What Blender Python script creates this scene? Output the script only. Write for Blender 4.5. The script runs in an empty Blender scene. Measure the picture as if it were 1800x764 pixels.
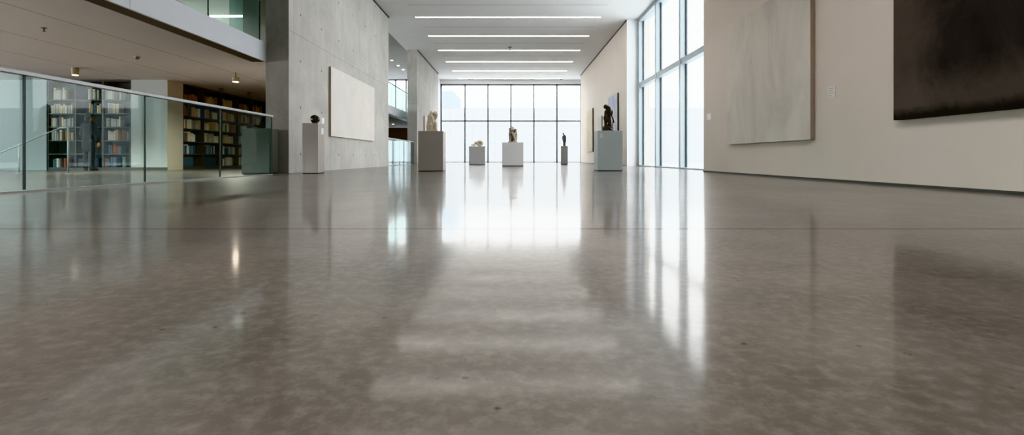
import bpy, bmesh, math, random
from mathutils import Vector, Matrix

random.seed(7)
S = bpy.context.scene
COL = S.collection

# ------------------------------------------------------------------ materials
def lin(r, g, b):
    f = lambda c: c / 12.92 if c <= 0.04045 else ((c + 0.055) / 1.055) ** 2.4
    return (f(r / 255), f(g / 255), f(b / 255), 1.0)

class NT:
    def __init__(self, name):
        self.m = bpy.data.materials.new(name); self.m.use_nodes = True
        self.t = self.m.node_tree; self.t.nodes.clear()
        self.out = self.n('ShaderNodeOutputMaterial')
    def n(self, kind, **kw):
        x = self.t.nodes.new(kind)
        for k, v in kw.items(): setattr(x, k, v)
        return x
    def l(self, a, b): self.t.links.new(a, b)
    def val(self, sock, v):
        if isinstance(v, bpy.types.NodeSocket): self.l(v, sock)
        else: sock.default_value = v
    def math(self, op, a, b=0.0, c=None, clamp=False):
        x = self.n('ShaderNodeMath', operation=op); x.use_clamp = clamp
        self.val(x.inputs[0], a); self.val(x.inputs[1], b)
        if c is not None: self.val(x.inputs[2], c)
        return x.outputs[0]
    def mix(self, f, a, b, blend='MIX'):
        x = self.n('ShaderNodeMix', data_type='RGBA', blend_type=blend)
        self.val(x.inputs[0], f); self.val(x.inputs[6], a); self.val(x.inputs[7], b)
        return x.outputs[2]
    def coord(self, which='Object'):
        return self.n('ShaderNodeTexCoord').outputs[which]
    def scale(self, v, s):
        x = self.n('ShaderNodeMapping'); self.l(v, x.inputs[0]); x.inputs[3].default_value = s
        return x.outputs[0]
    def noise(self, v, sc, det=4.0, rough=0.55, dist=0.0):
        x = self.n('ShaderNodeTexNoise'); self.l(v, x.inputs['Vector'])
        x.inputs['Scale'].default_value = sc; x.inputs['Detail'].default_value = det
        x.inputs['Roughness'].default_value = rough; x.inputs['Distortion'].default_value = dist
        return x.outputs['Fac']
    def ramp(self, f, stops):
        x = self.n('ShaderNodeValToRGB'); self.l(f, x.inputs[0])
        e = x.color_ramp.elements
        while len(e) < len(stops): e.new(0.5)
        for k, (p, c) in enumerate(stops):
            e[k].position = p; e[k].color = c if len(c) == 4 else (*c, 1)
        return x.outputs[0]
    def rng(self, f, a, b, c, d):
        x = self.n('ShaderNodeMapRange'); self.val(x.inputs[0], f)
        for i, v in enumerate((a, b, c, d)): x.inputs[i + 1].default_value = v
        return x.outputs[0]
    def bump(self, h, strength, dist=0.02):
        x = self.n('ShaderNodeBump'); self.l(h, x.inputs['Height'])
        x.inputs['Strength'].default_value = strength; x.inputs['Distance'].default_value = dist
        return x.outputs[0]
    def pbsdf(self, color, rough=0.5, metal=0.0, normal=None, spec=0.5, emit=None, es=0.0):
        p = self.n('ShaderNodeBsdfPrincipled')
        self.val(p.inputs['Base Color'], color); self.val(p.inputs['Roughness'], rough)
        p.inputs['Metallic'].default_value = metal
        p.inputs['Specular IOR Level'].default_value = spec
        if normal is not None: self.l(normal, p.inputs['Normal'])
        if emit: p.inputs['Emission Color'].default_value = emit; p.inputs['Emission Strength'].default_value = es
        self.l(p.outputs[0], self.out.inputs[0])
        return self.m

def plain(name, col, rough=0.6, metal=0.0, var=0.05, sc=8.0, spec=0.5):
    t = NT(name)
    f = t.noise(t.coord(), sc, 3)
    c2 = tuple(max(0, x * (1 - var * 2)) for x in col[:3]) + (1,)
    return t.pbsdf(t.mix(t.rng(f, 0.3, 0.7, 0, 1), c2, col), rough, metal, spec=spec)

def emitter(name, col, s):
    t = NT(name); e = t.n('ShaderNodeEmission')
    e.inputs[0].default_value = col; e.inputs[1].default_value = s
    t.l(e.outputs[0], t.out.inputs[0]); return t.m

def glass(name, tint, f0=0.04, rough=0.0, k=1.0):
    t = NT(name)
    g = t.n('ShaderNodeNewGeometry')
    d = t.n('ShaderNodeVectorMath', operation='DOT_PRODUCT')
    t.l(g.outputs['Incoming'], d.inputs[0]); t.l(g.outputs['Normal'], d.inputs[1])
    c = t.math('ABSOLUTE', d.outputs['Value'])
    p = t.math('POWER', t.math('SUBTRACT', 1.0, c), 5.0)
    F = t.math('ADD', f0, t.math('MULTIPLY', p, k * (1 - f0)), clamp=True)
    tr = t.n('ShaderNodeBsdfTransparent'); tr.inputs[0].default_value = tint
    gl = t.n('ShaderNodeBsdfGlossy'); gl.inputs['Roughness'].default_value = rough
    gl.inputs[0].default_value = (1, 1, 1, 1)
    mx = t.n('ShaderNodeMixShader')
    t.l(F, mx.inputs[0]); t.l(tr.outputs[0], mx.inputs[1]); t.l(gl.outputs[0], mx.inputs[2])
    t.l(mx.outputs[0], t.out.inputs[0]); return t.m

def floor_mat():
    t = NT('polished_concrete'); co = t.coord()
    big = t.noise(co, 0.55, 5, 0.6, 0.6); mid = t.noise(co, 3.2, 6, 0.65, 0.4); fine = t.noise(co, 26, 5, 0.7)
    c = t.ramp(big, [(0.28, lin(86, 79, 72)), (0.5, lin(104, 96, 88)), (0.75, lin(118, 110, 101))])
    c = t.mix(t.rng(mid, 0.38, 0.66, 0.0, 0.5), c, lin(76, 69, 61))
    c = t.mix(t.rng(fine, 0.45, 0.8, 0.0, 0.40), c, lin(150, 141, 131))
    v = t.n('ShaderNodeTexVoronoi'); t.l(co, v.inputs['Vector']); v.inputs['Scale'].default_value = 16
    pit = t.rng(v.outputs['Distance'], 0.07, 0.14, 1.0, 0.0)
    gate = t.rng(t.noise(co, 2.1, 2), 0.46, 0.56, 0.0, 1.0)
    vr = t.n('ShaderNodeSeparateColor'); t.l(v.outputs['Color'], vr.inputs[0])
    pit = t.math('MULTIPLY', t.math('MULTIPLY', pit, gate), t.math('GREATER_THAN', vr.outputs[0], 0.6))
    c = t.mix(t.math('MULTIPLY', pit, 0.8), c, lin(48, 42, 37))
    s = t.n('ShaderNodeSeparateXYZ'); t.l(co, s.inputs[0])
    joint = t.math('LESS_THAN', t.math('ABSOLUTE', t.math('SUBTRACT', s.outputs[1], 2.88)), 0.011)
    c = t.mix(t.math('MULTIPLY', joint, 0.7), c, lin(60, 54, 50))
    r = t.rng(mid, 0.3, 0.75, 0.07, 0.13)
    r = t.math('ADD', r, t.math('MULTIPLY', pit, 0.3))
    h = t.noise(co, 1.6, 2, 0.5)
    nb = t.bump(h, 0.05, 0.02)
    g = t.n('ShaderNodeNewGeometry'); d = t.n('ShaderNodeVectorMath', operation='DOT_PRODUCT')
    t.l(g.outputs['Incoming'], d.inputs[0]); t.l(g.outputs['Normal'], d.inputs[1])
    q = t.math('POWER', t.math('SUBTRACT', 1.0, t.math('ABSOLUTE', d.outputs['Value'])), 4.6)
    F = t.math('MINIMUM', t.math('ADD', 0.035, t.math('MULTIPLY', q, 0.80)), 0.62)
    F = t.math('MULTIPLY', F, t.math('SUBTRACT', 1.0, t.math('MULTIPLY', t.math('MAXIMUM', pit, joint), 0.7)))
    df = t.n('ShaderNodeBsdfDiffuse'); gl = t.n('ShaderNodeBsdfGlossy'); mx = t.n('ShaderNodeMixShader')
    t.l(c, df.inputs['Color']); t.l(r, gl.inputs['Roughness']); t.l(nb, gl.inputs['Normal']); gl.inputs['Color'].default_value = (1, 1, 1, 1)
    t.l(F, mx.inputs[0]); t.l(df.outputs[0], mx.inputs[1]); t.l(gl.outputs[0], mx.inputs[2]); 
    hz = t.n('ShaderNodeBsdfGlossy'); hz.inputs['Roughness'].default_value = 0.30; t.l(nb, hz.inputs['Normal'])
    gm = t.n('ShaderNodeMixShader'); gm.inputs[0].default_value = 0.32
    t.l(gl.outputs[0], gm.inputs[1]); t.l(hz.outputs[0], gm.inputs[2]); t.l(gm.outputs[0], mx.inputs[2])
    t.l(mx.outputs[0], t.out.inputs[0])
    return t.m

def concrete(name, a, b, joints=True):
    t = NT(name); co = t.coord()
    n1 = t.noise(co, 0.8, 5, 0.6, 0.5); n2 = t.noise(t.scale(co, (3, 3, 0.35)), 2.0, 5, 0.65)
    n3 = t.noise(co, 22, 4, 0.7)
    c = t.mix(t.rng(n1, 0.3, 0.7, 0, 1), a, b)
    c = t.mix(t.rng(n2, 0.35, 0.75, 0, 0.35), c, tuple(x * 0.72 for x in a[:3]) + (1,))
    c = t.mix(t.rng(n3, 0.5, 0.8, 0, 0.25), c, tuple(min(1, x * 1.25) for x in b[:3]) + (1,))
    if joints:
        s = t.n('ShaderNodeSeparateXYZ'); t.l(co, s.inputs[0])
        y, z = s.outputs[1], s.outputs[2]
        per = lambda v, o, p: t.math('MULTIPLY', t.math('ABSOLUTE', t.math('SUBTRACT', t.math('FRACT', t.math('ADD', t.math('DIVIDE', t.math('SUBTRACT', v, o), p), 0.5)), 0.5)), p)
        jv = t.math('LESS_THAN', per(y, 16.4, 3.1), 0.014)
        jh = t.math('LESS_THAN', t.math('ABSOLUTE', t.math('SUBTRACT', z, 3.72)), 0.012)
        j = t.math('MAXIMUM', jv, jh)
        dy = per(y, 14.05, 1.55); dz = per(z, 0.5, 1.27)
        hole = t.math('LESS_THAN', t.math('ADD', t.math('MULTIPLY', dy, dy), t.math('MULTIPLY', dz, dz)), 0.0011)
        c = t.mix(t.math('MULTIPLY', j, 0.3), c, lin(95, 95, 92))
        c = t.mix(t.math('MULTIPLY', hole, 0.75), c, lin(70, 68, 64))
    return t.pbsdf(c, 0.75, normal=t.bump(n3, 0.08, 0.01), spec=0.25)

def ceiling_mat(name, col, seams):
    t = NT(name); co = t.coord()
    c = t.mix(t.noise(co, 1.2, 3), col, tuple(x * 0.94 for x in col[:3]) + (1,))
    s = t.n('ShaderNodeSeparateXYZ'); t.l(co, s.inputs[0])
    v, o, p, w = {'y': (s.outputs[1], 22.15, 3.7, 0.03), 'x': (s.outputs[0], -8.25, 1.85, 0.016)}[seams]
    d = t.math('MULTIPLY', t.math('ABSOLUTE', t.math('SUBTRACT', t.math('FRACT', t.math('ADD', t.math('DIVIDE', t.math('SUBTRACT', v, o), p), 0.5)), 0.5)), p)
    m = t.math('LESS_THAN', d, w)
    if seams == 'y':
        m = t.math('MULTIPLY', m, t.math('LESS_THAN', t.math('ABSOLUTE', t.math('ADD', s.outputs[0], 0.18)), 4.35))
    c = t.mix(t.math('MULTIPLY', m, 0.5), c, lin(70, 70, 68))
    return t.pbsdf(c, 0.8, spec=0.2)

def canvas_mat(name, stops, sc=(1, 1, 1), ns=1.2, edge=None, dist=1.0):
    t = NT(name); co = t.coord()
    n = t.noise(t.scale(co, sc), ns, 6, 0.62, dist)
    c = t.ramp(n, stops)
    f = t.noise(co, 60, 3, 0.7)
    c = t.mix(t.rng(f, 0.45, 0.8, 0, 0.12), c, (1, 1, 1, 1), 'MULTIPLY')
    if edge:
        g = t.n('ShaderNodeSeparateXYZ'); t.l(t.coord('Generated'), g.inputs[0])
        w = t.noise(t.scale(co, (1, 1, 1)), 3.0, 5, 0.7, 1.0)
        for sock, lo in ((g.outputs[1], True), (g.outputs[2], True)):
            d = t.math('MINIMUM', sock, t.math('SUBTRACT', 1.0, sock))
            k = t.rng(t.math('ADD', d, t.math('MULTIPLY', t.math('SUBTRACT', w, 0.5), 0.16)), 0.10, 0.22, 0.55, 0.0)
            c = t.mix(k, c, edge)
        k = t.rng(t.math('ADD', g.outputs[2], t.math('MULTIPLY', t.math('SUBTRACT', w, 0.5), 0.07)), 0.015, 0.055, 0.9, 0.0)
        c = t.mix(k, c, lin(26, 23, 21))
    return t.pbsdf(c, 0.8, normal=t.bump(f, 0.1, 0.004), spec=0.2)

def streak_mat(name, base, line, extra=None):
    t = NT(name); co = t.coord()
    n = t.noise(t.scale(co, (1, 4.0, 0.5)), 1.5, 4, 0.6, 1.6)
    d = t.math('ABSOLUTE', t.math('SUBTRACT', t.math('FRACT', t.math('MULTIPLY', n, 5.0)), 0.5))
    k = t.rng(d, 0.0, 0.10, 0.75, 0.0)
    b = base
    if extra: b = t.mix(t.rng(t.noise(co, 0.9, 3), 0.4, 0.62, 0, 1), base, extra)
    return t.pbsdf(t.mix(k, b, line), 0.8, spec=0.2)

def stone(name, a, b, rough=0.5, sc=9.0, spec=0.5, metal=0.0):
    t = NT(name); co = t.coord()
    n = t.noise(co, sc, 6, 0.65, 0.8)
    c = t.ramp(n, [(0.3, a), (0.7, b)])
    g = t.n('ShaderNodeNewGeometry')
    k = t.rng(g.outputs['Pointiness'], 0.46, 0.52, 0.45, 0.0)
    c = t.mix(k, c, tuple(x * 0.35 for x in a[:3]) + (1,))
    return t.pbsdf(c, rough, metal, normal=t.bump(n, 0.25, 0.01), spec=spec)

M = {}
M['floor'] = floor_mat()
M['white_wall'] = plain('white_plaster', lin(223, 213, 203), 0.7, sc=1.0, var=0.02, spec=0.25)
M['near_wall'] = plain('dimmed_white_plaster', lin(216, 203, 192), 0.7, sc=1.0, var=0.02, spec=0.25)  # white plaster darkened in colour to stand in for dimmer light near by
M['bright_wall'] = plain('bright_white_plaster', lin(236, 238, 240), 0.7, sc=1.0, var=0.01, spec=0.25)
M['pale_wall'] = plain('pale_green_white_plaster', lin(205, 207, 196), 0.7, sc=1.0, var=0.02, spec=0.25)
M['cool_wall'] = plain('cool_pale_plaster', lin(190, 199, 199), 0.7, sc=1.0, var=0.02, spec=0.25)
M['beige_wall'] = plain('beige_plaster', lin(196, 187, 171), 0.7, sc=1.0, var=0.03, spec=0.25)
M['brown_wall'] = plain('brown_panel', lin(104, 88, 74), 0.7, sc=1.0, var=0.05, spec=0.25)
M['teal_panel'] = plain('dark_teal_panel', lin(126, 146, 136), 0.4, sc=1.0, var=0.04)
M['dark_panel'] = plain('dark_green_grey_panel', lin(100, 106, 96), 0.5, sc=1.0, var=0.06)
M['concrete'] = concrete('board_marked_concrete', lin(176, 175, 170), lin(200, 199, 194))
M['ceiling'] = ceiling_mat('white_ceiling', lin(228, 228, 226), 'y')
M['soffit'] = ceiling_mat('soffit_board', lin(206, 207, 208), 'x')
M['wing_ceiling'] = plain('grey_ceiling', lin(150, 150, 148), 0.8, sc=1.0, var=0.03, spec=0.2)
M['fascia'] = plain('pale_painted_metal', lin(206, 212, 220), 0.45, sc=0.8, var=0.03)
M['dark_metal'] = plain('dark_metal', lin(62, 60, 56), 0.5, sc=2.0, var=0.05)
M['shadow_gap'] = plain('painted_gap_shade', lin(88, 86, 82), 0.6, sc=2.0, var=0.05)  # dark colour stands in for the shade inside the wall gaps
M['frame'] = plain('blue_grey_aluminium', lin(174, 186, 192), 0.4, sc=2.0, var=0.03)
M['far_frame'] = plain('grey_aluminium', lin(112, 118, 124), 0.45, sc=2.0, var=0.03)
M['steel'] = plain('brushed_steel', lin(150, 151, 152), 0.45, metal=0.6, sc=3.0, var=0.02)
M['shoe_rail'] = plain('grey_metal_channel', lin(150, 150, 146), 0.5, sc=3.0)
M['rail_grey'] = plain('grey_painted_rail', lin(150, 156, 156), 0.5, sc=3.0)
M['joint'] = plain('black_gasket', lin(38, 42, 42), 0.5, sc=3.0)
M['window_glass'] = glass('clear_window_glass', (0.84, 0.85, 0.853, 1), 0.03)
M['added_glass'] = glass('clear_added_glass', (0.985, 0.99, 0.99, 1), 0.03)  # for the added roof light and wing glazing
M['rail_glass'] = glass('green_tinted_glass', (0.825, 0.915, 0.912, 1), 0.014, k=0.45)
M['strip'] = emitter('led_strip', (1.0, 0.96, 0.90, 1), 10.0)
M['lamp'] = emitter('lamp_glow', (1.0, 0.80, 0.60, 1), 8.0)
M['lamp_cool'] = emitter('lamp_white_glow', (1.0, 0.93, 0.84, 1), 7.0)
M['lamp_off'] = plain('frosted_lens', lin(120, 112, 100), 0.4)
M['fitting'] = plain('beige_metal_fitting', lin(176, 164, 140), 0.45)
M['fitting_grey'] = plain('grey_metal_fitting', lin(110, 108, 104), 0.5)
M['pedestal'] = plain('grey_painted_board', lin(184, 184, 184), 0.6, sc=1.5, var=0.015, spec=0.3)
M['pedestal_window_lit'] = plain('pale_board_with_window_light', lin(212, 222, 226), 0.6, sc=1.5, var=0.01, spec=0.3)  # paler than the others: window light on the front put into the colour
M['pedestal_warm'] = plain('warm_grey_painted_board', lin(184, 178, 173), 0.6, sc=1.5, var=0.015, spec=0.3)
M['pedestal_edge'] = plain('dark_grey_plinth_base', lin(66, 64, 62), 0.6)
M['plinth_dark'] = plain('charcoal_green_board', lin(92, 96, 88), 0.6, sc=1.5, var=0.03)
M['card'] = plain('white_card', lin(238, 238, 242), 0.6, var=0.01)
M['card_dim'] = plain('pale_grey_card', lin(222, 216, 212), 0.6, var=0.01)
M['ink'] = plain('grey_print', lin(186, 178, 174), 0.7)
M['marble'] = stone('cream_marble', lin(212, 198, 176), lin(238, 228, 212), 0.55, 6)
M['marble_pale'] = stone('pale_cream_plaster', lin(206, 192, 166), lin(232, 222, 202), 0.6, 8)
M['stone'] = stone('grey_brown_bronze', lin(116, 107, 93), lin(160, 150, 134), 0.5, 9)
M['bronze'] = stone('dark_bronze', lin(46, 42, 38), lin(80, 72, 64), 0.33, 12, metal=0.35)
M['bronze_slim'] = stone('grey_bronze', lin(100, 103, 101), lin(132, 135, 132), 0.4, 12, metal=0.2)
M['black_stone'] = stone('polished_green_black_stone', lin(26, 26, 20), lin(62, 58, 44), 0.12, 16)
M['canvas_white'] = canvas_mat('white_canvas', [(0.3, lin(208, 205, 200)), (0.7, lin(219, 216, 211))], ns=0.8)
M['canvas_edge'] = plain('brown_canvas_edge', lin(188, 172, 158), 0.8, spec=0.2)
M['canvas_dark_edge'] = plain('dark_brown_canvas_edge', lin(74, 58, 50), 0.8, spec=0.2)
M['canvas_beige_edge'] = plain('bare_canvas_edge', lin(172, 158, 142), 0.8, spec=0.2)
M['canvas_grey'] = canvas_mat('warm_grey_painted_canvas', [(0.25, lin(186, 178, 170)), (0.45, lin(205, 197, 188)), (0.6, lin(214, 206, 196)), (0.8, lin(222, 208, 190))], (1, 1.1, 0.6), 0.7)
M['canvas_black'] = canvas_mat('black_brown_painted_canvas', [(0.3, lin(38, 36, 36)), (0.5, lin(55, 51, 49)), (0.72, lin(84, 77, 72))], (1, 0.8, 0.8), 0.9, edge=lin(104, 95, 89))
M['black_edge'] = plain('black_canvas_edge', lin(34, 30, 28), 0.8, spec=0.2)
M['canvas_lines'] = streak_mat('cream_canvas_with_grey_lines', lin(226, 214, 190), lin(136, 130, 122), lin(214, 206, 190))
M['canvas_lilac'] = streak_mat('pale_lilac_canvas', lin(206, 206, 220), lin(168, 170, 192), lin(180, 186, 208))
M['shelf_dark'] = plain('dark_brown_shelving', lin(58, 50, 43), 0.6, sc=3.0, var=0.06)
M['shelf_green'] = plain('dark_grey_shelving', lin(84, 86, 82), 0.6, sc=3.0, var=0.06)
M['outside_wall'] = None
def outside():
    t = NT('pale_panel_facade'); co = t.coord()
    s = t.n('ShaderNodeSeparateXYZ'); t.l(co, s.inputs[0])
    def line(v, p, o, w):
        d = t.math('MULTIPLY', t.math('ABSOLUTE', t.math('SUBTRACT', t.math('FRACT', t.math('ADD', t.math('DIVIDE', t.math('SUBTRACT', v, o), p), 0.5)), 0.5)), p)
        return t.math('LESS_THAN', d, w)
    j = t.math('MAXIMUM', line(s.outputs[0], 2.6, 0.6, 0.035), line(s.outputs[2], 2.05, 0.0, 0.035))
    n = t.noise(t.scale(co, (2, 2, 0.3)), 0.8, 3)
    c = t.mix(n, lin(166, 168, 169), lin(178, 179, 179))
    c = t.mix(t.math('MULTIPLY', j, 0.5), c, lin(120, 128, 134))
    return t.pbsdf(c, 0.8, spec=0.2)
M['outside_wall'] = outside()
M['paving'] = plain('pale_paving', lin(214, 217, 220), 0.8, sc=0.5, var=0.03)
M['far_building'] = plain('pale_blue_facade', lin(196, 212, 222), 0.7, sc=0.5, var=0.02)
M['skin'] = plain('skin', lin(176, 132, 108), 0.6)
M['hair'] = plain('dark_hair', lin(34, 28, 26), 0.6)
M['coat'] = plain('dark_coat_cloth', lin(22, 25, 28), 0.8, sc=20)
M['trousers'] = plain('dark_trouser_cloth', lin(28, 32, 36), 0.8, sc=20)
M['shoe'] = plain('black_leather', lin(20, 20, 20), 0.4)

# ------------------------------------------------------------------ mesh helpers
class MB:
    def __init__(self): self.b = bmesh.new()
    def box(self, x0, x1, y0, y1, z0, z1):
        v = [self.b.verts.new((x, y, z)) for z in (z0, z1) for x, y in ((x0, y0), (x1, y0), (x1, y1), (x0, y1))]
        for f in ((3, 2, 1, 0), (4, 5, 6, 7), (0, 1, 5, 4), (1, 2, 6, 5), (2, 3, 7, 6), (3, 0, 4, 7)):
            self.b.faces.new([v[i] for i in f])
        return self
    def cone(self, p0, r0, p1, r1, seg=20):
        p0, p1 = Vector(p0), Vector(p1); d = p1 - p0
        m = Matrix.Translation((p0 + p1) / 2) @ d.to_track_quat('Z', 'Y').to_matrix().to_4x4()
        bmesh.ops.create_cone(self.b, cap_ends=True, segments=seg, radius1=r0, radius2=r1, depth=d.length, matrix=m)
        return self
    def ball(self, c, r, sc=(1, 1, 1), seg=20, rot=None):
        m = Matrix.Translation(c) @ (rot.to_4x4() if rot else Matrix()) @ Matrix.Diagonal((r * sc[0], r * sc[1], r * sc[2], 1))
        bmesh.ops.create_uvsphere(self.b, u_segments=seg, v_segments=max(8, seg // 2), radius=1.0, matrix=m)
        return self
    def cap(self, pts, rad, seg=14):
        for i, (p, r) in enumerate(zip(pts, rad)):
            self.ball(p, r, seg=seg)
            if i: 
                if (Vector(p) - Vector(pts[i - 1])).length > 1e-4: self.cone(pts[i - 1], rad[i - 1], p, r, seg)
        return self
    def mesh(self, name):
        bmesh.ops.recalc_face_normals(self.b, faces=self.b.faces[:])
        me = bpy.data.meshes.new(name); self.b.to_mesh(me); self.b.free(); return me
    def build(self, name, mat, parent=None, smooth=False, bevel=0.0):
        o = bpy.data.objects.new(name, self.mesh(name)); COL.objects.link(o)
        o.data.materials.append(mat)
        if smooth:
            for p in o.data.polygons: p.use_smooth = True
        if bevel:
            m = o.modifiers.new('edge', 'BEVEL'); m.width = bevel; m.segments = 2; m.limit_method = 'ANGLE'
        if parent: o.parent = parent
        return o
    def fuse(self, name, mat, parent=None, voxel=0.012, smooth_it=4, fac=0.5, settle=False):
        """one continuous surface over everything added"""
        me = self.mesh(name); o = bpy.data.objects.new(name, me); COL.objects.link(o)
        r = o.modifiers.new('skin', 'REMESH'); r.mode = 'VOXEL'; r.voxel_size = voxel; r.use_smooth_shade = True
        if smooth_it:
            s = o.modifiers.new('soft', 'SMOOTH'); s.factor = fac; s.iterations = smooth_it
        dg = bpy.context.evaluated_depsgraph_get(); dg.update()
        nm = bpy.data.meshes.new_from_object(o.evaluated_get(dg))
        o.modifiers.clear(); o.data = nm; nm.materials.clear(); nm.materials.append(mat)
        for p in nm.polygons: p.use_smooth = True
        dz = min(v.co.z for v in nm.vertices)
        if settle:
            for v in nm.vertices: v.co.z += 0.001 - dz
        if parent: o.parent = parent
        return o

def tag(o, label, cat, group=None, kind=None):
    o['label'] = label; o['category'] = cat
    if group: o['group'] = group
    if kind: o['kind'] = kind
    return o
def thing(name, label, cat, loc, group=None, rz=0.0):
    o = bpy.data.objects.new(name, None); COL.objects.link(o)
    o.location = loc; o.rotation_euler = (0, 0, rz); o.empty_display_size = 0.1
    return tag(o, label, cat, group)
def struct(name, mb, mat, parent=None, bevel=0.0):
    o = mb.build(name, mat, parent, bevel=bevel)
    o['kind'] = 'structure'
    return o
def copy_tree(o, parent=None):
    c = o.copy(); COL.objects.link(c)
    if parent: c.parent = parent
    for ch in list(o.children): copy_tree(ch, c)
    return c

# ------------------------------------------------------------------ setting
H = 7.0
SKX, SKY0, SKY1 = 1.4, -5.0, 5.0     # unseen roof light added to brighten the near part of the hall
struct('floor', MB().box(-22, 6.6, -10, 43.8, -0.2, 0), M['floor'])
struct('ceiling', MB().box(-6.5, 6.6, SKY1, 43.8, H, H + 0.3).box(-6.5, 6.6, -10, SKY0, H, H + 0.3)
       .box(-6.5, -SKX, SKY0, SKY1, H, H + 0.3).box(SKX, 6.6, SKY0, SKY1, H, H + 0.3), M['ceiling'])
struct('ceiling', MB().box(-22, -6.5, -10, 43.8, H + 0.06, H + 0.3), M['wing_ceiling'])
# right side
struct('wall_right', MB().box(5.5, 6.6, -10, 14.7, 0, H), M['near_wall'])
struct('wall_right', MB().box(5.5, 6.6, 24.52, 41.0, 0, H), M['white_wall'])
struct('wall_right', MB().box(5.5, 6.02, 24.50, 24.518, 0, H), M['bright_wall'])
struct('wall_right', MB().box(5.92, 6.6, 41.0, 43.5, 0, H), M['bright_wall'])
struct('gap_shade_right', MB().box(5.485, 5.5, -10, 14.7, 0, 0.035), M['shadow_gap'])  # dark strips painted as the shade of the gap at the wall foot
struct('gap_shade_right', MB().box(5.485, 5.5, 24.52, 41.0, 0, 0.03), M['shadow_gap'])
struct('trim_1', MB().box(5.46, 5.5, 24.52, 41.0, H - 0.05, H), M['shadow_gap'])  # dark strip painted as the shade of the gap under the ceiling
# left side
struct('wall_left', MB().box(-6.4, -5.8, 13.3, 24.05, 0, H), M['concrete'])
struct('wall_left', MB().box(-6.4, -5.8, 31.3, 40.2, 0, H), M['concrete'])
struct('wall_left', MB().box(-6.7, -6.08, 40.2, 43.5, 0, H), M['bright_wall'])
struct('trim_2', MB().box(-5.8, -5.76, 13.3, 24.05, H - 0.05, H), M['shadow_gap'])  # gap shade under the ceiling, painted as dark strips on the concrete
struct('trim_3', MB().box(-5.8, -5.76, 31.3, 40.2, H - 0.05, H), M['shadow_gap'])
# upper floor of the library wing
struct('ceiling', MB().box(-22, -6.43, -10, 24.05, 2.91, 3.36), M['soffit'])
struct('ceiling', MB().box(-22, -6.95, 24.05, 43.5, 2.91, 3.36), M['soffit'])
struct('trim_4', MB().box(-6.75, -6.43, -10, 13.29, 2.885, 2.905), M['dark_metal'])
EPS = 0.006
for k, (a, b) in enumerate(((-10, 2.55), (2.55, 8.55), (8.55, 13.29))):
    struct('trim_%d' % (5 + k), MB().box(-6.43, -6.38, a + EPS, b - EPS, 2.885, 3.38), M['fascia'])
struct('trim_8', MB().box(-6.95, -6.9, 24.06, 43.4, 2.885, 3.38), M['fascia'])
struct('trim_9', MB().box(-7.3, -6.95, 24.06, 43.4, 2.885, 2.905), M['dark_metal'])
# library walls below
struct('wall_back', MB().box(-22, -15.0, 16.5, 17.2, 0, 2.91), M['cool_wall'])
struct('wall_back', MB().box(-15.0, -12.28, 16.93, 17.2, 0, 2.91), M['pale_wall'])
struct('wall_back', MB().box(-12.28, -11.115, 16.5, 17.28, 0, 2.91), M['cool_wall'])
struct('wall_back', MB().box(-11.115, -11.10, 16.5, 17.28, 0, 2.91), M['beige_wall'])
struct('wall_back', MB().box(-12.0, -11.1, 23.12, 43.5, 0, 2.91), M['beige_wall'])
struct('wall_back', MB().box(-12.0, -11.55, 17.28, 23.12, 0, 2.91), M['brown_wall'])
struct('baseboard_back', MB().box(-12.28, -11.1, 16.482, 16.5, 0, 0.09), M['shelf_green'])
# upper walls
struct('wall_back', MB().box(-22, -9.94, 18.0, 18.3, 3.36, H + 0.06), M['pale_wall'])
struct('wall_back', MB().box(-9.94, -9.46, 18.0, 18.3, 3.36, H + 0.06), M['teal_panel'])
struct('wall_back', MB().box(-9.46, -6.4, 18.0, 18.3, 3.36, H + 0.06), M['dark_panel'])
# ends out of sight
struct('wall_left', MB().box(-22.3, -22, -10, 16.5, 0, 0.4), M['pale_wall'])
struct('wall_left', MB().box(-22.3, -22, -10, 18.0, 2.7, H), M['pale_wall'])
# far end
struct('wall_back', MB().box(-6.7, 6.6, 43.5, 43.75, 6.66, H), M['bright_wall'])
struct('wall_back', MB().box(-12.0, -6.7, 43.5, 43.75, 1.95, 4.0), M['brown_wall'])

def window(name, x0, x1, z0, z1, y, vx, hz, w, d, mat, side=0.12):
    """glazed wall facing down the hall"""
    f = MB()
    for x in vx: f.box(x - w / 2, x + w / 2, y, y + d, z0, z1)
    f.box(x0, x0 + side, y, y + d, z0, z1); f.box(x1 - side, x1, y, y + d, z0, z1)
    for z in hz: f.box(x0, x1, y + 0.01, y + d - 0.01, z - w / 2, z + w / 2)
    f.box(x0, x1, y, y + d, z1 - side, z1); f.box(x0, x1, y, y + d, z0, z0 + 0.05)
    root = bpy.data.objects.new(name, None); COL.objects.link(root); root['kind'] = 'structure'
    f.build('window_frame', mat, root)
    MB().box(x0, x1, y + d * 0.5, y + d * 0.5 + 0.012, z0, z1).build('pane', M['window_glass'], root)
    return root
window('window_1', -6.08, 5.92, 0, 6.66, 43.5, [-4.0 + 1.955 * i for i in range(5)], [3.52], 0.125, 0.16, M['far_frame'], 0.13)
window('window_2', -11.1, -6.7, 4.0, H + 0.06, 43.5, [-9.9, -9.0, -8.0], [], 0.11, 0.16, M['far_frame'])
window('window_3', -11.1, -6.7, 0, 1.95, 43.5, [-10.1, -9.2, -8.1], [], 0.13, 0.16, M['far_frame'])

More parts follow.
